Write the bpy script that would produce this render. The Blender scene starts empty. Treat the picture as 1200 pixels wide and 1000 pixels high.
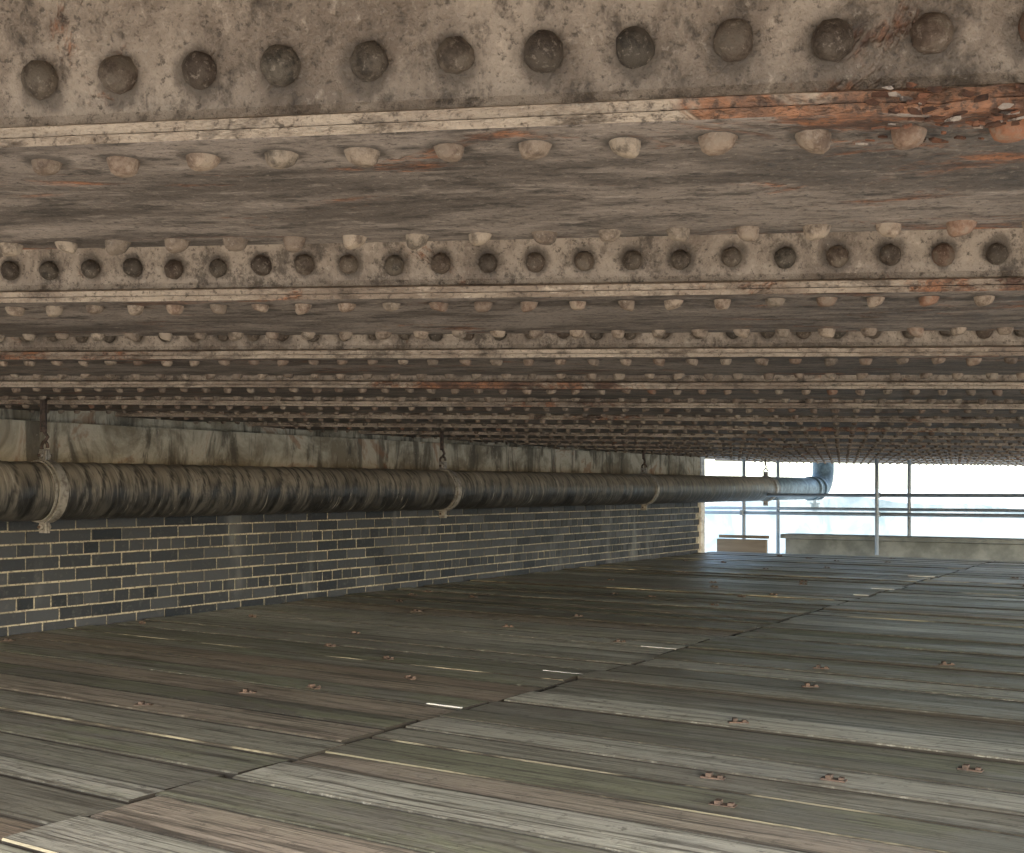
import bpy, math, random
import numpy as np
from mathutils import noise, Vector
random.seed(7); rng=np.random.default_rng(7)
sc=bpy.context.scene
F=1355.0; H=0.84
A=math.radians(10.8); TH=math.radians(32.8)
TILT=.0185

class M:
    def __init__(s,name):
        s.m=bpy.data.materials.new(name); s.m.use_nodes=True
        s.t=s.m.node_tree; s.t.nodes.clear()
        s.out=s.n('ShaderNodeOutputMaterial'); s.b=s.n('ShaderNodeBsdfPrincipled')
        s.l(s.b.outputs[0],s.out.inputs[0])
        s.tc=s.n('ShaderNodeTexCoord')
    def n(s,k,**kw):
        x=s.t.nodes.new(k)
        for a,b in kw.items(): setattr(x,a,b)
        return x
    def l(s,a,b): s.t.links.new(a,b)
    def mp(s,scale=(1,1,1),src=None,loc=(0,0,0)):
        x=s.n('ShaderNodeMapping'); x.inputs['Scale'].default_value=scale; x.inputs['Location'].default_value=loc
        s.l(src or s.tc.outputs['Object'],x.inputs[0]); return x.outputs[0]
    def noise(s,vec,scale,detail=4,rough=.6,dist=0):
        x=s.n('ShaderNodeTexNoise'); x.inputs['Scale'].default_value=scale; x.inputs['Detail'].default_value=detail
        x.inputs['Roughness'].default_value=rough; x.inputs['Distortion'].default_value=dist
        s.l(vec,x.inputs['Vector']); return x.outputs['Fac']
    def ramp(s,f,a,b,va=0,vb=1):
        x=s.n('ShaderNodeMapRange'); x.interpolation_type='SMOOTHSTEP'
        for i,v in zip((1,2,3,4),(a,b,va,vb)): x.inputs[i].default_value=v
        s.l(f,x.inputs[0]); return x.outputs[0]
    def mix(s,f,a,b,mode='MIX'):
        x=s.n('ShaderNodeMix',data_type='RGBA',blend_type=mode)
        for v,i in ((f,0),(a,6),(b,7)):
            if isinstance(v,(int,float)): x.inputs[i].default_value=v
            elif isinstance(v,tuple): x.inputs[i].default_value=(*v,1)
            else: s.l(v,x.inputs[i])
        return x.outputs[2]
    def math(s,op,a,b=0.0):
        x=s.n('ShaderNodeMath',operation=op)
        for v,i in ((a,0),(b,1)):
            if isinstance(v,(int,float)): x.inputs[i].default_value=v
            else: s.l(v,x.inputs[i])
        return x.outputs[0]
    def attr(s,name='Col'):
        x=s.n('ShaderNodeAttribute',attribute_name=name); y=s.n('ShaderNodeSeparateColor'); s.l(x.outputs['Color'],y.inputs[0]); return y.outputs
    def bump(s,h,strength=.5,dist=.01,prev=None):
        x=s.n('ShaderNodeBump'); x.inputs['Strength'].default_value=strength; x.inputs['Distance'].default_value=dist
        s.l(h,x.inputs['Height'])
        if prev: s.l(prev,x.inputs['Normal'])
        return x.outputs[0]
    def fin(s,col,rough=.8,nrm=None,metal=0,spec=.3):
        for v,k in ((col,'Base Color'),(rough,'Roughness'),(nrm,'Normal')):
            if v is None: continue
            if isinstance(v,(int,float)): s.b.inputs[k].default_value=v
            elif isinstance(v,tuple): s.b.inputs[k].default_value=(*v,1)
            else: s.l(v,s.b.inputs[k])
        s.b.inputs['Metallic'].default_value=metal; s.b.inputs['Specular IOR Level'].default_value=spec
        return s.m

def steel(name,light,dark,rustamt,streak=(1,1,1),halo=None,lipw=.20):
    m=M(name); o=m.mp(streak); o1=m.mp((1,1,1))
    big=m.noise(o,3.0,6,.72,.6); med=m.noise(o,18,5,.76); fine=m.noise(o1,100,3,.7)
    a=m.attr()
    c=m.mix(m.ramp(big,.40,.58),dark,light)
    c=m.mix(m.ramp(med,.49,.66,0,.85),c,tuple(x*.38 for x in dark))
    c=m.mix(m.ramp(med,.44,.30,0,.65),c,tuple(min(1,x*1.4+.03) for x in light))
    c=m.mix(m.ramp(fine,.54,.70,0,.75),c,tuple(x*.28 for x in dark))
    c=m.mix(m.ramp(fine,.42,.3,0,.3),c,(.55,.46,.37))
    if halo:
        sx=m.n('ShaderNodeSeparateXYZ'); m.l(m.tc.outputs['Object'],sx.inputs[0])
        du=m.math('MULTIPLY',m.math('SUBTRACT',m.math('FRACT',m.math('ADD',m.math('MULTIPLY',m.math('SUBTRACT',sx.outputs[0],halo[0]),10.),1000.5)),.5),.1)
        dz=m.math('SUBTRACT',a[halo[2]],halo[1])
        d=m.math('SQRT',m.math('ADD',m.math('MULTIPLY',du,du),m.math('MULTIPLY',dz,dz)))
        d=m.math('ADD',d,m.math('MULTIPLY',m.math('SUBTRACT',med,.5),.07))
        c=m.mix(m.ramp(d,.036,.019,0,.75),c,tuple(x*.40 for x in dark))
    rn=m.noise(m.mp(streak,loc=(3,7,1)),5,6,.78,.6)
    rr=m.math('ADD',rn,m.math('MULTIPLY',a[0],lipw))
    rcol=m.mix(m.ramp(med,.38,.60),(.40,.15,.06),(.10,.042,.024))
    rcol=m.mix(m.ramp(fine,.48,.62,0,.8),rcol,(.06,.032,.022))
    msk=m.ramp(rr,rustamt,rustamt+.10)
    c=m.mix(m.math('MULTIPLY',msk,.82),c,rcol)
    fr=m.math('ADD',med,m.math('MULTIPLY',a[0],-.08))
    c=m.mix(m.ramp(fr,.28,.25,0,.75),c,(.66,.55,.46))
    hh=m.math('ADD',med,m.math('MULTIPLY',fine,.35))
    hh=m.math('SUBTRACT',hh,m.math('MULTIPLY',msk,.4))
    nb=m.bump(hh,1.0,.009)
    return m.fin(c,m.ramp(big,.3,.7,.52,.8),nb,spec=.45)

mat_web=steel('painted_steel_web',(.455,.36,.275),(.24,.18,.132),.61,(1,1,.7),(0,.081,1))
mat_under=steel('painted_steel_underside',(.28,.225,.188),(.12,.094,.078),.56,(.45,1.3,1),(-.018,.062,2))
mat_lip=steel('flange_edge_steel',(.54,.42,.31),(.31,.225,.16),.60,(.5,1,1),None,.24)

def rivmat(name,l,d):
    m=M(name); a=m.attr(); o=m.mp()
    n1=m.noise(o,40,4,.7); n2=m.noise(o,140,3,.7)
    c=m.mix(a[0],d,l); c=m.mix(m.ramp(n1,.43,.65,0,.8),c,tuple(x*.35 for x in d))
    c=m.mix(m.ramp(n2,.55,.7,0,.5),c,(.34,.28,.22))
    c=m.mix(m.math('MULTIPLY',a[1],m.ramp(n1,.35,.55,.3,1)),c,(.30,.125,.065))
    return m.fin(c,.75,m.bump(n1,.9,.007),spec=.35)
mat_rw=rivmat('rivet_dome_paint',(.165,.13,.095),(.08,.064,.048))
mat_ru=rivmat('rivet_pan_paint',(.38,.295,.215),(.20,.15,.11))

def mkobj(name,verts,faces,mats,parent=None,fmat=None,col=None,smooth=False):
    me=bpy.data.meshes.new(name)
    me.from_pydata([tuple(map(float,v)) for v in verts],[],faces)
    for mm in mats: me.materials.append(mm)
    if fmat is not None: me.polygons.foreach_set('material_index',np.asarray(fmat,dtype=np.int32))
    ca=me.color_attributes.new('Col','FLOAT_COLOR','POINT')
    cc=np.zeros((len(verts),4),np.float32); cc[:,3]=1
    if col is not None: cc[:,:3]=col
    ca.data.foreach_set('color',cc.ravel())
    if smooth: me.polygons.foreach_set('use_smooth',np.ones(len(me.polygons),bool))
    me.update()
    ob=bpy.data.objects.new(name,me); sc.collection.objects.link(ob)
    if parent: ob.parent=parent
    return ob
def empty(name,rz=0,loc=(0,0,0)):
    e=bpy.data.objects.new(name,None); e.rotation_euler=(0,0,rz); e.location=loc; e.empty_display_size=.2
    sc.collection.objects.link(e); return e

# ---------- bridge deck (frame: x=u, y=v) ----------
deck=empty('riveted_bridge_deck',-A)
ZB=H+.389; P=1.115; PW=.56; TOP=ZB+.30; V0=1.215
UB=5.2
def zt_(u): return -TILT*(u+.5)
def uwall(v): return (-5.99+.375*v)/.926
NT=15
for k in range(-1,NT):
    v0=V0+k*P
    step=.02 if k==0 else (.06 if k<4 else .3)
    ua=uwall(v0)-.6
    us=np.arange(ua,UB+step,step)
    pr=[(v0-.035,TOP,0,0),(v0+.012,ZB+.13,0,0),(v0+.024,ZB+.07,0,0),(v0+.028,ZB+.045,0,.2),(v0+.024,ZB+.033,0,.4),(v0+.008,ZB+.0275,2,.8),
        (v0+.003,ZB+.025,2,1),(v0+.003,ZB+.0135,2,1),(v0+.008,ZB+.0125,2,1),(v0,ZB+.0115,2,1),(v0-.001,ZB+.001,1,1),(v0+.004,ZB,1,.9),(v0+.025,ZB,1,.75),(v0+.05,ZB,1,.6),(v0+.09,ZB,1,.5),(v0+.13,ZB,1,.15),(v0+.28,ZB,1,0),(v0+.45,ZB,1,0),(v0+PW-.003,ZB,1,.3),
        (v0+PW,ZB+.003,1,.3),(v0+PW,ZB+.024,1,0),(v0+PW-.03,ZB+.026,0,0),(v0+PW-.03,ZB+.1,0,0),(v0+PW+.01,TOP,0,0),(v0+P-.035,TOP,0,0)]
    n=len(pr); V=[];C=[]
    for u in us:
        for (v,z,mi,lip) in pr:
            rough=0; rl=0; extra=0
            if lip>=.5:
                w1=noise.noise(Vector((u*.8,k*5.,0)))*.004
                w2=noise.noise(Vector((u*9,k*7.,z*120)))*.0022
                dam=0
                if k==0: dam=max(0,min(1,(u-.0)/.35))
                if k==1: dam=max(0,min(1,(u-.6)/.8))*.5
                w3=noise.noise(Vector((u*22,3.,z*200)))*.010*dam
                rough=w1+w2+w3
                if k==0:
                    extra=-dam*.014*max(0,noise.noise(Vector((u*13,v*30,2.))))-dam*.007*abs(noise.noise(Vector((u*31,v*60,7.))))
            dz=noise.noise(Vector((u*.5,v*.7,5.)))*.004
            if k==0: rl=max(0,min(1,(u+.15)/.45))*max(0,lip)*1.25
            elif k==1: rl=max(0,min(1,(u+.3)/1.0))*lip*.7
            else: rl=lip*max(0,noise.noise(Vector((u*.6,k*3.,2.))))*1.2
            V.append((u,v+rough,z+dz+extra+zt_(u)+rough*.5*(1 if lip>.5 else 0))); C.append((rl,z-ZB,v-v0))
    nu=len(us); Fs=[];fm=[]
    for i in range(nu-1):
        for j in range(n-1):
            a=i*n+j; Fs.append((a,a+1,a+n+1,a+n)); fm.append(pr[j][2])
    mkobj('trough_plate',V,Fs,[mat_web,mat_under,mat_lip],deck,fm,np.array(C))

dome=[(1,0),(.985,.28),(.86,.62),(.58,.88),(.3,.97)]
pan=[(1.0,0),(1.0,.12),(.93,.45),(.78,.82),(.52,1.0)]
def rivets(name,items,prof,mat,axis):
    V=[];Fs=[];C=[]
    for (u,v,z,r,h,seg,c0,c1) in items:
        b=len(V); ph=random.random()*6; tx=random.uniform(-.14,.14); ty=random.uniform(-.14,.14)
        z+=zt_(u)
        rs=[random.uniform(.94,1.05) for _ in range(seg)]
        for (pr_,ph_) in prof:
            for s in range(seg):
                an=ph+2*math.pi*s/seg; x=r*pr_*math.cos(an)*rs[s]+tx*h*ph_; y=r*pr_*math.sin(an)*rs[s]+ty*h*ph_
                d=h*ph_*(1+(tx*math.cos(an)))
                V.append((u+x,v-d,z+y) if axis=='v' else (u+x,v+y,z-d))
                C.append((c0,c1,0))
        V.append((u,v-h*prof[-1][1]*1.03,z) if axis=='v' else (u,v,z-h*prof[-1][1]*1.01)); C.append((c0,c1,0))
        L=len(prof)
        for j in range(L-1):
            for s in range(seg):
                a=b+j*seg+s; a2=b+j*seg+(s+1)%seg
                Fs.append((a,a2,a2+seg,a+seg))
        t=b+L*seg
        for s in range(seg): Fs.append((b+(L-1)*seg+s,b+(L-1)*seg+(s+1)%seg,t))
    mkobj(name,V,Fs,[mat],deck,None,np.array(C),smooth=True)
web=[];und=[]
for k in range(-1,NT):
    v0=V0+k*P; seg=18 if k<=0 else (12 if k<3 else 8)
    dlt=.086 if k==0 else .077
    ua=uwall(v0)+.05
    for i in range(int(ua/.1),51):
        u=i*.1
        j=lambda s:random.uniform(-s,s)
        ru=random.random()*.25
        if k==0 and u>.1: ru=random.choice([.3,.6,.9])
        if random.random()<.03: ru=.6
        if random.random()>.01: web.append((u+j(.003),v0+.0205,ZB+dlt+j(.0025),.0215+j(.0012),.022+j(.002),seg,random.random(),ru*.4))
        und.append((u-.018+j(.003),v0+.062+j(.003),ZB+.003,.0195+j(.002),.0190+j(.003),seg,random.random(),ru))
        und.append((u+.02+j(.003),v0+PW-.043+j(.003),ZB+.003,.0195+j(.002),.0190+j(.003),seg,random.random(),ru*.5))
rivets('web_rivets',web,dome,mat_rw,'v')
rivets('flange_rivets',und,pan,mat_ru,'z')
mf=M('rust_flakes'); a=mf.attr(); n1=mf.noise(mf.mp(),60,4,.7)
c=mf.mix(mf.ramp(a[0],.35,.8),(.10,.048,.03),(.24,.105,.06)); c=mf.mix(mf.ramp(a[0],.90,.93),c,(.42,.34,.28)); c=mf.mix(mf.ramp(n1,.46,.60,0,.85),c,(.055,.034,.026))
mat_flake=mf.fin(c,.9,mf.bump(n1,.8,.004))
V=[];Fs=[];C=[]
for q in range(900):
    u=.1+1.1*random.random()**.7; cl=noise.noise(Vector((u*7,1,1)))
    if cl<-.05: continue
    edge=random.random()<.35
    s_=random.uniform(.0012,.006); b=len(V); m_=random.randint(6,9); col=(random.random(),0,0)
    tx=random.uniform(-.25,.25); ty=random.uniform(-.3,.3)
    if edge: v=V0-random.uniform(.000,.006); z0=ZB+zt_(u)+random.uniform(-.002,.026)
    else: v=V0+random.choice([random.uniform(0,.03),random.uniform(.0,.09)]); z0=ZB+zt_(u)-random.uniform(0,.009)
    ring_=[]
    for i in range(m_):
        an=2*math.pi*i/m_; r=s_*random.uniform(.45,1.25); ring_.append((r*1.7*math.cos(an),r*math.sin(an)))
    for lay in (0,.002):
        for (x,y) in ring_:
            if edge: V.append((u+x,v-lay+tx*y*.8,z0+y*.7+tx*x))
            else: V.append((u+x,v+y,z0+tx*x+ty*y-lay))
            C.append(col)
    Fs.append(tuple(b+i for i in range(m_))); Fs.append(tuple(b+m_+i for i in range(m_))[::-1])
    for i in range(m_): j=(i+1)%m_; Fs.append((b+i,b+m_+i,b+m_+j,b+j))
mkobj('rust_scale',V,Fs,[mat_flake],deck,None,np.array(C))

# ---------- abutment wall (frame x=n, y=s) ----------
wall=empty('brick_abutment_wall',-TH)
NW=-5.99; SE=13.7; SS=-4.0
mb=M('engineering_brick'); a=mb.attr(); o=mb.mp()
n2=mb.noise(o,30,4,.7); n3=mb.noise(mb.mp((1,1,.25)),1.7,4,.65,.3)
c=mb.mix(a[0],(.014,.017,.023),(.058,.062,.071))
c=mb.mix(mb.ramp(n2,.5,.72,0,.5),c,(.10,.10,.10))
c=mb.mix(mb.ramp(n3,.55,.68,0,.6),c,(.20,.205,.205))
mat_brick=mb.fin(c,mb.ramp(n2,.3,.7,.4,.75),mb.bump(n2,.6,.004),spec=.35)
mm=M('mortar'); n1=mm.noise(mm.mp(),2,4,.6); n2=mm.noise(mm.mp(),60,3,.7); n3=mm.noise(mm.mp((1,1,.25)),1.7,4,.65,.3)
c=mm.mix(mm.ramp(n1,.35,.6),(.27,.245,.19),(.46,.415,.32)); c=mm.mix(mm.ramp(n2,.47,.64,0,.75),c,(.10,.09,.075)); c=mm.mix(mm.ramp(n3,.55,.68,0,.6),c,(.24,.235,.22))
mat_mort=mm.fin(c,.95,mm.bump(n2,.5,.003))
V=[];Fs=[];C=[]
def rbox(x0,x1,y0,y1,z0,z1,ch,col):
    b=len(V)
    for (x,dd) in ((x0,0),(x1-ch,0),(x1,ch)):
        for (y,z) in ((y0+dd,z0+dd),(y1-dd,z0+dd),(y1-dd,z1-dd),(y0+dd,z1-dd)):
            V.append((x+random.uniform(-.0007,.0007),y+random.uniform(-.002,.002),z+random.uniform(-.0015,.0015))); C.append(col)
    for q in (0,4):
        for i in range(4):
            j=(i+1)%4; Fs.append((b+q+i,b+q+j,b+q+4+j,b+q+4+i))
    Fs.append((b+8,b+9,b+10,b+11))
ZS=.97
for r in range(13):
    z=-.03+r*.077
    head=(r%4==2)
    L=.1125 if head else .225
    y=SS+(.056 if head else (0 if r%2 else .1125))
    while y<SE-.12:
        dx=random.uniform(-.002,.0025)
        rbox(NW-.03,NW+dx,y+random.uniform(.003,.006),y+L-random.uniform(.003,.006),z+.005+random.uniform(-.001,.001),z+.072,.0025,(random.random(),random.random(),0))
        y+=L
mkobj('brick_courses',V,Fs,[mat_brick],wall,None,np.array(C))
def box(name,x0,x1,y0,y1,z0,z1,mat,parent,bev=.004):
    v=[(x0,y0,z0),(x1,y0,z0),(x1,y1,z0),(x0,y1,z0),(x0,y0,z1),(x1,y0,z1),(x1,y1,z1),(x0,y1,z1)]
    f=[(0,3,2,1),(4,5,6,7),(0,1,5,4),(1,2,6,5),(2,3,7,6),(3,0,4,7)]
    ob=mkobj(name,v,f,[mat],parent)
    if bev: 
        md=ob.modifiers.new('b','BEVEL'); md.width=bev; md.segments=2
    return ob
box('mortar_core',NW-.6,NW-.005,SS,SE-.01,-.06,ZS,mat_mort,wall,0)
ms=M('bearing_stone'); o=ms.mp(); n1=ms.noise(o,2.3,5,.68,.5); n2=ms.noise(o,25,4,.7); n3=ms.noise(ms.mp((1,1.6,.35)),3.5,5,.7,.6)
c=ms.mix(ms.ramp(n1,.38,.6),(.24,.20,.14),(.54,.48,.37)); c=ms.mix(ms.ramp(n3,.48,.62,0,.8),c,(.085,.07,.052)); c=ms.mix(ms.ramp(n2,.6,.75,0,.5),c,(.60,.56,.47))
c=ms.mix(ms.ramp(n1,.58,.66,0,.6),c,(.28,.13,.065))
mat_stone=ms.fin(c,.9,ms.bump(n2,.7,.01))
y=SS
while y<SE-.2:
    L=random.uniform(2.2,3.6); y1=min(y+L,SE)
    box('bearing_stone',NW-.6,NW+.012+random.uniform(-.003,.003),y+.0015,y1-.0015,ZS+.004,ZB-.004,mat_stone,wall,.003); y=y1
box('light_leak_infill',NW-.6,NW-.15,SS,SE,ZB-.002,TOP+.3,mat_stone,wall,0)  # unseen infill, added above the wall to stop light leaking past the troughs
mp_=M('whitewashed_stone'); n2=mp_.noise(mp_.mp(),12,4,.7); mat_white=mp_.fin(mp_.mix(mp_.ramp(n2,.4,.7),(.78,.78,.76),(.45,.43,.40)),.8,mp_.bump(n2,.4,.005))
box('wall_end_post',NW-.04,NW+.03,SE+.002,SE+.13,-.05,ZB-.002,mat_white,wall,.01)

# ---------- pipe ----------
pipe=empty('drain_pipe',-TH)
NP=-5.50; ZP=H-.022; R=.158; S1=16.95
md=M('wrapped_pipe'); 
uvn=md.n('ShaderNodeUVMap',uv_map='UVMap').outputs[0]
b1=md.noise(md.mp((6,1.3,1),uvn),1.3,6,.75,1.0); b2=md.noise(md.mp((34,1.8,1),uvn),1.0,4,.75,.8); b3=md.noise(md.mp(),14,4,.7)
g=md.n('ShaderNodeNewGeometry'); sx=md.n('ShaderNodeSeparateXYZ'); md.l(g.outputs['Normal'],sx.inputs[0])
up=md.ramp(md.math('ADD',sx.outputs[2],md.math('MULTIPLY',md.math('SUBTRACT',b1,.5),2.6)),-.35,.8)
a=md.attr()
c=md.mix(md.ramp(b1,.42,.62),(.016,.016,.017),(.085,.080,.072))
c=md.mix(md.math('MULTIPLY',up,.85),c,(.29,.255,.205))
c=md.mix(md.ramp(b2,.51,.65,0,.8),c,(.02,.019,.018))
c=md.mix(md.ramp(b2,.41,.32,0,.6),c,(.46,.43,.37))
c=md.mix(md.ramp(b3,.56,.70,0,.55),c,(.06,.054,.045))
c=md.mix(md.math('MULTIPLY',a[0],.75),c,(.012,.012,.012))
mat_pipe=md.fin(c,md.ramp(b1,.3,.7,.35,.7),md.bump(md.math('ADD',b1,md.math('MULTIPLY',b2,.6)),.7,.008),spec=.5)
mq=M('blue_grey_pipe_paint'); n2=mq.noise(mq.mp(),10,4,.7); mat_pblue=mq.fin(mq.mix(mq.ramp(n2,.4,.65),(.07,.10,.12),(.14,.19,.22)),.55,mq.bump(n2,.2,.003))
def sweep(name,pts,rads,seg,mats,parent,mi=None,cf=None):
    V=[];Fs=[];fm=[];UV=[];C=[]
    L=0; Ls=[0]
    for i in range(1,len(pts)): L+=(pts[i]-pts[i-1]).length; Ls.append(L)
    side=Vector((1,0,0))
    for i,p in enumerate(pts):
        t=(pts[min(i+1,len(pts)-1)]-pts[max(i-1,0)]).normalized()
        s=(side-t*side.dot(t)).normalized(); q=t.cross(s)
        for k in range(seg):
            an=2*math.pi*k/seg+math.pi; r=rads[i] if not callable(rads) else rads(Ls[i],an)
            V.append(p+(s*math.cos(an)+q*math.sin(an))*r); C.append((cf(Ls[i],an) if cf else 0,0,0))
    for i in range(len(pts)-1):
        for k in range(seg):
            k2=(k+1)%seg; Fs.append((i*seg+k,i*seg+k2,(i+1)*seg+k2,(i+1)*seg+k)); fm.append(0 if mi is None else mi[i])
            UV+= [(Ls[i],k/seg*1.0),(Ls[i],(k+1)/seg),(Ls[i+1],(k+1)/seg),(Ls[i+1],k/seg)]
    Fs.append(tuple(range(seg))[::-1]); fm.append(0); UV+=[(0,0)]*seg
    Fs.append(tuple(range((len(pts)-1)*seg,len(pts)*seg))); fm.append(0); UV+=[(0,0)]*seg
    ob=mkobj(name,V,Fs,mats,parent,fm,np.array(C),smooth=True)
    uv=ob.data.uv_layers.new(name='UVMap'); uv.data.foreach_set('uv',np.array(UV,np.float32).ravel())
    return ob
def pph(L,an):
    Lp=L+.05*math.sin(an)+.07*noise.noise(Vector((L*2,math.cos(an)*.5,0)))
    return (Lp/.125)%1.0
def prad(L,an):
    return R-.003+.0055*pph(L,an)+.002*noise.noise(Vector((L*9,math.cos(an)*2,math.sin(an)*2)))
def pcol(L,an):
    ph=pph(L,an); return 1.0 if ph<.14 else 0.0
pts=[Vector((NP,s,ZP)) for s in np.arange(-2,S1-.3,.014)]
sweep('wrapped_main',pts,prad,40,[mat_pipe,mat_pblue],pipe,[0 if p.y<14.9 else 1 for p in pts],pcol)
ep=[Vector((NP,s,ZP)) for s in np.linspace(S1-.32,S1-.05,3)]
RB=.30
for i in range(1,13):
    t=math.pi/2*i/12; ep.append(Vector((NP,S1-.05+RB*math.sin(t),ZP+RB-RB*math.cos(t))))
ep.append(Vector((NP,S1-.05+RB,ZP+1.2))); ep.append(Vector((NP,S1-.05+RB,ZP+2.5)))
sweep('elbow_riser',ep,[.158]*len(ep),32,[mat_pblue],pipe)
for s in (S1-.34,S1-.1):
    sweep('joint_collar',[Vector((NP,s-.04,ZP)),Vector((NP,s-.038,ZP)),Vector((NP,s+.038,ZP)),Vector((NP,s+.04,ZP))],[.15,.178,.178,.15],32,[mat_pblue],pipe)

mg=M('galvanised_steel'); n2=mg.noise(mg.mp(),30,4,.7); mat_galv=mg.fin(mg.mix(mg.ramp(n2,.4,.7),(.34,.32,.29),(.15,.13,.11)),.55,mg.bump(n2,.3,.003),metal=.2,spec=.5)
mr=M('rusty_iron'); n2=mr.noise(mr.mp(),40,4,.7); mat_rust=mr.fin(mr.mix(mr.ramp(n2,.4,.65),(.13,.09,.07),(.055,.043,.037)),.85,mr.bump(n2,.6,.004))
def tube(name,p,q,r,mat,parent,seg=12):
    p=Vector(p);q=Vector(q)
    d=(q-p).normalized(); side=Vector((1,0,0)) if abs(d.x)<.9 else Vector((0,1,0))
    s=(side-d*side.dot(d)).normalized(); t=d.cross(s); V=[]
    for c in (p,q):
        for k in range(seg):
            an=2*math.pi*k/seg; V.append(c+(s*math.cos(an)+t*math.sin(an))*r)
    Fs=[(k,(k+1)%seg,seg+(k+1)%seg,seg+k) for k in range(seg)]+[tuple(range(seg))[::-1],tuple(range(seg,2*seg))]
    ob=mkobj(name,V,Fs,[mat],parent)
    for pl in ob.data.polygons: pl.use_smooth=len(pl.vertices)==4
    return ob
def ring(name,c,r0,r1,w,mat,parent,seg=48):
    V=[];Fs=[]
    for k in range(seg):
        an=2*math.pi*k/seg
        for (r,y) in ((r0,-w),(r1,-w),(r1,w),(r0,w)): V.append((c[0]+r*math.cos(an),c[1]+y,c[2]+r*math.sin(an)))
    for k in range(seg):
        a=k*4;b=((k+1)%seg)*4
        for i in range(4): Fs.append((a+i,a+(i+1)%4,b+(i+1)%4,b+i))
    return mkobj(name,V,Fs,[mat],parent)
def s_at(x):
    Z=6.02*1474/(1474-x); X=(x-600)/F*Z; return X*math.sin(TH)+Z*math.cos(TH)
sA=s_at(52)
for i in range(-1,4):
    s=sA+i*3.63
    hg=empty('pipe_hanger_clamp',-TH)
    ring('strap',(NP,s,ZP),R+.001,R+.014,.026,mat_galv,hg)
    ring('strap_edge',(NP,s-.042,ZP),R+.001,R+.009,.006,mat_galv,hg)
    for sg in (1,-1):
        z=ZP+sg*(R+.035)
        for d in (-.008,.008): box('lug',NP-.03,NP+.03,s+d-.005,s+d+.005,z-.033,z+.033,mat_galv,hg,.002)
        tube('bolt',(NP,s-.04,z),(NP,s+.04,z),.008,mat_rust,hg,8)
        tube('nut',(NP,s-.03,z),(NP,s-.014,z),.016,mat_galv,hg,6); tube('nut',(NP,s+.014,z),(NP,s+.03,z),.016,mat_galv,hg,6)
    zt=ZP+R+.06
    pt=[]
    for t in np.linspace(-.3,5.2,16): pt.append(Vector((NP+.026*math.cos(t),s,zt+.022+.026*math.sin(t))))
    sweep('eye',pt,[.009]*len(pt),8,[mat_rust],hg)
    pt=[Vector((NP+.0,s-.0,zt+.05)),Vector((NP,s+.02,zt+.075)),Vector((NP,s+.0,zt+.10)),Vector((NP,s-.005,zt+.14)),Vector((NP,s-.005,ZB+.13))]
    sweep('rod',pt,[.010]*len(pt),8,[mat_rust],hg)
    box('hanger_plate',NP-.012,NP-.002,s-.022,s+.018,zt+.10,ZB+.12,mat_rust,hg,.002)
vt=empty('drain_valve',-TH)
tube('stem',(NP,S1-.15,ZP-.29),(NP,S1-.15,ZP-R+.01),.02,mat_rust,vt); tube('body',(NP,S1-.22,ZP-.26),(NP,S1-.06,ZP-.26),.035,mat_rust,vt); tube('cap',(NP,S1-.15,ZP-.34),(NP,S1-.15,ZP-.29),.032,mat_rust,vt,6)
tube('handle',(NP-.08,S1-.15,ZP-.22),(NP+.08,S1-.15,ZP-.22),.01,mat_rust,vt)

# ---------- scaffold boards ----------
fl=empty('scaffold_board_floor',-TH)
mw=M('weathered_board'); a=mw.attr(); 
cx=mw.n('ShaderNodeCombineXYZ'); mw.l(mw.math('MULTIPLY',a[1],40.),cx.inputs[2]); mw.l(mw.math('MULTIPLY',a[1],13.),cx.inputs[0])
va=mw.n('ShaderNodeVectorMath',operation='ADD'); mw.l(mw.tc.outputs['Object'],va.inputs[0]); mw.l(cx.outputs[0],va.inputs[1]); P0=va.outputs[0]
g1=mw.noise(mw.mp((1.3,34,1),P0),1,6,.72,1.0); g2=mw.noise(mw.mp((5,150,1),P0),1,3,.75,.3); b1=mw.noise(mw.mp((.8,3,1),P0),1.5,5,.7,.5); b3=mw.noise(P0,24,5,.75)
c=mw.mix(a[0],(.21,.20,.165),(.60,.585,.51))
c=mw.mix(mw.ramp(a[1],.82,.88,0,.55),c,(.34,.235,.17))
c=mw.mix(mw.ramp(a[1],.22,.14,0,.6),c,(.13,.12,.10))
c=mw.mix(mw.math('MULTIPLY',mw.ramp(b1,.42,.60),mw.ramp(a[1],.1,.5,.65,.15)),c,(.26,.28,.17))
c=mw.mix(mw.ramp(b1,.44,.28,0,.65),c,(.13,.12,.10))
c=mw.mix(mw.ramp(g1,.46,.64,0,.88),c,(.08,.072,.058))
c=mw.mix(mw.ramp(g1,.40,.25,0,.4),c,(.74,.72,.65))
c=mw.mix(mw.ramp(g2,.52,.66,0,.75),c,(.07,.063,.052))
c=mw.mix(mw.ramp(b3,.55,.70,0,.7),c,(.075,.068,.056))
c=mw.mix(mw.math('MULTIPLY',a[2],mw.ramp(b3,.30,.50,.5,1)),c,(.035,.032,.026))
mat_board=mw.fin(c,mw.ramp(b1,.35,.65,.40,.68),mw.bump(mw.math('ADD',g1,mw.math('ADD',mw.math('MULTIPLY',g2,.6),mw.math('MULTIPLY',b3,.4))),.9,.005),spec=.5)
me_=M('board_edge_pale'); n2=me_.noise(me_.mp((.9,3,3)),2,5,.7); a=me_.attr()
mat_edge=me_.fin(me_.mix(me_.ramp(n2,.40,.56),me_.mix(a[0],(.24,.22,.15),(.48,.43,.31)),(.06,.052,.04)),.8)
mat_edge_dark=M('board_edge_dark').fin((.04,.035,.028),.9)
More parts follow.
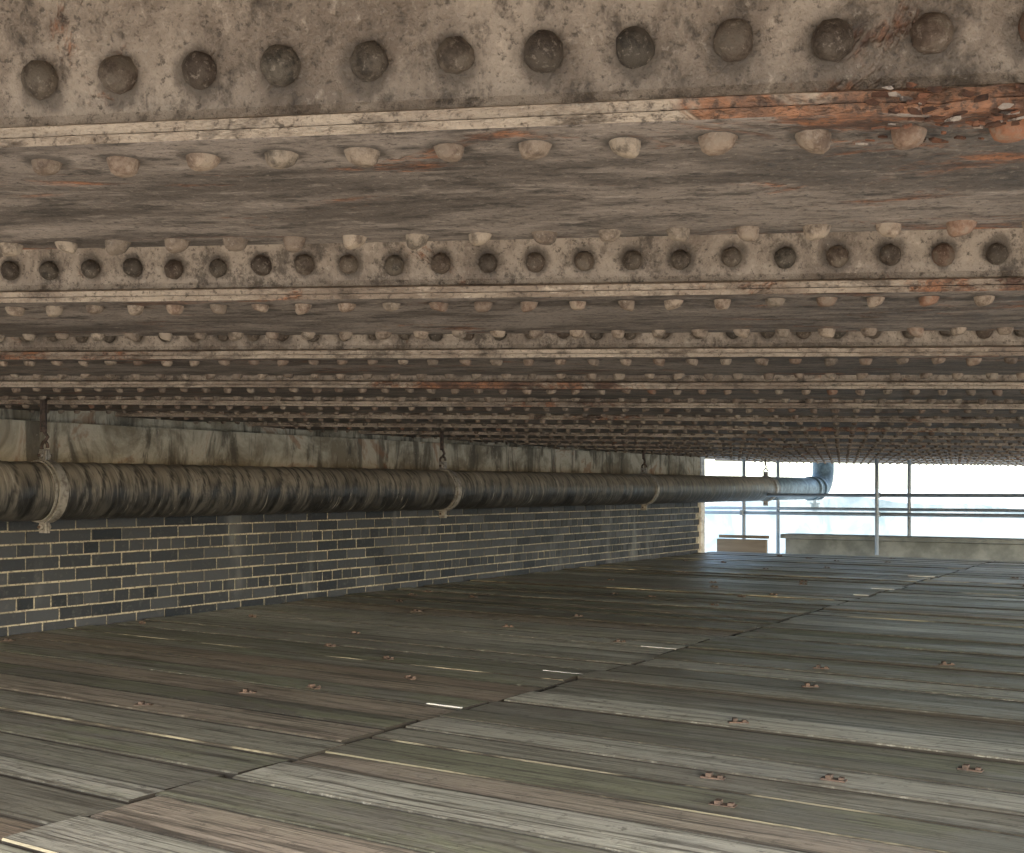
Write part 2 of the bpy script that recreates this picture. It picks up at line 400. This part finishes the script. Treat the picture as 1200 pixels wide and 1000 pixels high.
mat_yel=M('yellow_paint').fin((.66,.52,.08),.6); mat_wh=M('white_paint').fin((.72,.71,.67),.6)
V=[];Fs=[];fm=[];C=[]
def board(xa,xb,s0,w,dz,tilt,col,em,endm):
    prof=[(0,-.038,1),(0,-.006,.9),(0,-.003,.9),(.003,0,.8),(.014,.0003,0),(w*.5,.0012,0),(w-.014,.0003,0),(w-.003,0,.8),(w,-.004,1),(w,-.038,1)]
    b=len(V); n=len(prof); N=9; sk=random.uniform(-.006,.006); bow=random.uniform(-.004,.004); tz=random.uniform(-.004,.004)
    for i in range(N):
        t=i/(N-1); x=xa+(xb-xa)*t
        tw=tilt*(1+1.2*(t-.5))
        for (y,z,e) in prof:
            V.append((x,s0+y+sk*(t-.5),z+dz+tw*(y-w/2)+bow*4*t*(1-t)+tz*(t-.5))); C.append((col[0],col[1],e*.95))
    for i in range(N-1):
        for j in range(n-1):
            q=b+i*n+j; Fs.append((q,q+n,q+n+1,q+1))
            m_=0
            if j==0: m_=2
            elif j in (1,2): m_=em if em==1 else 0
            elif j>=8: m_=2
            fm.append(m_)
    Fs.append(tuple(b+j for j in range(n))); fm.append(endm)
    Fs.append(tuple(b+(N-1)*n+j for j in range(n))[::-1]); fm.append(endm)
clips=[]
for bay,(xa,xb) in enumerate(((-5.96,-2.51),(-2.51,1.40),(1.40,5.3),(5.3,9.2))):
    s=-5.0+random.uniform(0,.1)
    while s<14.0:
        w=random.choice([.222,.225,.20,.17,.15,.13,.18]); gap=random.choice([.005,.008,.011,.016,.007,.024])
        em=1 if random.random()<.22 else 2
        # the two bays meet on one line that wanders a little, like hand-laid boards
        sh=.05*noise.noise(Vector((s*2.1,3,1)))+.03*noise.noise(Vector((s*7,1,5)))
        dz=random.uniform(-.007,.006); j0=sh+random.uniform(-.002,.010) if bay else 0; j1=sh+random.uniform(-.020,-.012)
        if bay==3: j1=0
        xb_=xb+j1
        col=(random.random(),random.random(),random.random())
        board(xa+j0,xb_,s,w,dz,random.uniform(-.022,.022),col,em,2)
        if random.random()<.6: clips.append((xb_-random.uniform(.35,3.3),s+random.choice([.03,.06,.09]),dz))
        if random.random()<.08: 
            clips.append(('p',xb_-random.uniform(.08,.25),xb_-.002,s+.003,s+.012,dz+.004,random.choice([3,4,4])))
        s+=w+gap
mkobj('boards',V,Fs,[mat_board,mat_edge,mat_edge_dark,mat_yel,mat_wh],fl,fm,np.array(C))
V=[];Fs=[];fm=[]
def sbox(x0,x1,y0,y1,z0,z1,m_,rot=0):
    cx_,cy_=(x0+x1)/2,(y0+y1)/2; b=len(V); cr,sr=math.cos(rot),math.sin(rot)
    for z in (z0,z1):
        for (x,y) in ((x0,y0),(x1,y0),(x1,y1),(x0,y1)):
            V.append((cx_+(x-cx_)*cr-(y-cy_)*sr,cy_+(x-cx_)*sr+(y-cy_)*cr,z))
    for f in [(0,3,2,1),(4,5,6,7),(0,1,5,4),(1,2,6,5),(2,3,7,6),(3,0,4,7)]: Fs.append(tuple(b+i for i in f)); fm.append(m_)
for c_ in clips:
    if c_[0]=='p': _,x0,x1,y0,y1,z,m_=c_; sbox(x0,x1,y0,y1,z-.006,z,m_-2)
    else:
        x,y,z=c_; r=random.uniform(-.6,.6)
        sbox(x-.035,x+.035,y-.014,y+.014,z+.001,z+.006,0,r); sbox(x-.02,x-.004,y-.012,y+.012,z+.006,z+.016,0,r); sbox(x+.016,x+.03,y-.008,y+.008,z+.006,z+.013,0,r)
mkobj('board_clips',V,Fs,[mat_rust,mat_yel,mat_wh],fl,fm)
mat_dark=M('gap_shade_dark').fin((.03,.027,.022),.95)  # near-black colour of the sheet below the boards stands in for shade
box('gap_shade_sheet',-6.6,9.2,-5,14.0,-.16,-.12,mat_dark,fl,0)

# ---------- outside ----------
mc=M('weathered_concrete'); n1=mc.noise(mc.mp(),3,4,.65); n2=mc.noise(mc.mp(),30,4,.7)
c=mc.mix(mc.ramp(n1,.35,.65),(.11,.115,.105),(.19,.195,.18)); mat_conc=mc.fin(c,.9,mc.bump(n2,.5,.006))
par=empty('concrete_parapet',-TH)
box('coping',-5.25,12,14.62,14.98,.17,.225,mat_conc,par,.012); box('upstand',-5.2,12,14.68,14.92,-.5,.168,mat_conc,par,.01)
tb=empty('timber_kerb',-TH)
mk=M('kerb_timber'); n1=mk.noise(mk.mp((1,8,8)),3,4,.6); mat_kerb=mk.fin(mk.mix(n1,(.12,.10,.075),(.24,.20,.16)),.85)
box('lower_board',-6.0,-5.32,14.30,14.36,-.02,.16,mat_kerb,tb); box('upper_board',-6.0,-5.32,14.37,14.42,.17,.21,mat_kerb,tb)
gr=empty('scaffold_guardrail',-TH)
mt=M('scaffold_tube'); n1=mt.noise(mt.mp(),20,4,.7); mat_tube=mt.fin(mt.mix(n1,(.20,.23,.26),(.36,.39,.42)),.5,metal=.2)
for z in (.735,.50): tube('rail',(-6.6,14.5,z),(10,14.5,z+.02),.022,mat_tube,gr)
for (x,s,z0,z1) in ((-3.95,14.45,-.0,1.6),(-3.72,15.1,-.6,2.4),(-5.72,14.55,-.3,1.9),(-5.45,15.1,-.3,1.9),(-.9,14.45,0,1.6),(2.0,14.45,0,1.6)):
    tube('standard',(x,s,z0),(x,s,z1),.024,mat_tube,gr)
    if s<14.6:
        for z in (.735,.50): box('coupler',x-.028,x+.028,14.462,14.535,z-.03,z+.035,mat_tube,gr,.008)
tube('outer_rail',(-6.5,15.1,.55),(10,15.1,.57),.02,mat_tube,gr)
mn=M('blue_debris_netting'); t=mn
n1=t.noise(t.mp((1,1,.8)),2.2,5,.7,.8)
tr=t.n('ShaderNodeBsdfTransparent'); df=t.n('ShaderNodeBsdfDiffuse'); tl=t.n('ShaderNodeBsdfTranslucent')
cc_=t.mix(t.ramp(n1,.38,.62),(.40,.54,.58),(.66,.71,.72)); t.l(cc_,df.inputs[0]); t.l(cc_,tl.inputs[0])
ad=t.n('ShaderNodeMixShader'); ad.inputs[0].default_value=.45; t.l(df.outputs[0],ad.inputs[1]); t.l(tl.outputs[0],ad.inputs[2])
mx=t.n('ShaderNodeMixShader'); t.l(t.ramp(n1,.3,.7,.85,.6),mx.inputs[0]); t.l(tr.outputs[0],mx.inputs[1]); t.l(ad.outputs[0],mx.inputs[2]); t.l(mx.outputs[0],t.out.inputs[0])
net=empty('debris_netting',-TH)
V=[];Fs=[]; xs=np.arange(-7.2,12,.06); zs=np.linspace(0,1,16)
for x in xs:
    top=.62+.07*math.sin(x*1.1+.4)+.025*math.sin(x*4.1+1)
    for q in zs:
        V.append((x,15.25+.07*math.sin(x*3+q*4)+.09*noise.noise(Vector((x*3,q*3,0))),-1.2+(top+1.2)*q))
for i in range(len(xs)-1):
    for j in range(15): a0=i*16+j; Fs.append((a0,a0+16,a0+17,a0+1))
mkobj('net_sheet',V,Fs,[mn.m],net,smooth=True)
mgd=M('ground'); n1=mgd.noise(mgd.mp(),.05,4,.6); mat_gr=mgd.fin(mgd.mix(n1,(.34,.36,.30),(.46,.47,.42)),.9)
go=mkobj('ground',[(-4000,-4000,-5),(4000,-4000,-5),(4000,4000,-5),(-4000,4000,-5)],[(0,1,2,3)],[mat_gr])

# ---------- light ----------
w=bpy.data.worlds.new('World'); sc.world=w; w.use_nodes=True; nt=w.node_tree
sk=nt.nodes.new('ShaderNodeTexSky'); sk.sky_type='NISHITA'; sk.sun_disc=False
EL=math.radians(31); AZ=math.radians(170)
sk.sun_elevation=EL; sk.sun_rotation=AZ; sk.dust_density=2.0; sk.air_density=1
nt.links.new(sk.outputs[0],nt.nodes['Background'].inputs[0]); nt.nodes['Background'].inputs[1].default_value=1.3
sd=bpy.data.lights.new('sun','SUN'); sd.energy=8.5; sd.angle=math.radians(3); sd.color=(1,.94,.86)
so=bpy.data.objects.new('sun',sd); sc.collection.objects.link(so)
dirv=Vector((math.sin(AZ)*math.cos(EL),math.cos(AZ)*math.cos(EL),math.sin(EL)))
so.rotation_euler=dirv.to_track_quat('Z','Y').to_euler()
cam=bpy.data.cameras.new('camera'); co=bpy.data.objects.new('camera',cam); sc.collection.objects.link(co)
co.location=(0,0,H); co.rotation_euler=(math.pi/2,0,0); cam.sensor_width=36; cam.lens=36*F/1200; cam.shift_y=71/1200; cam.clip_start=.02; cam.clip_end=9000
sc.camera=co
sc.view_settings.view_transform='Standard'; sc.view_settings.look='None'; sc.view_settings.exposure=0
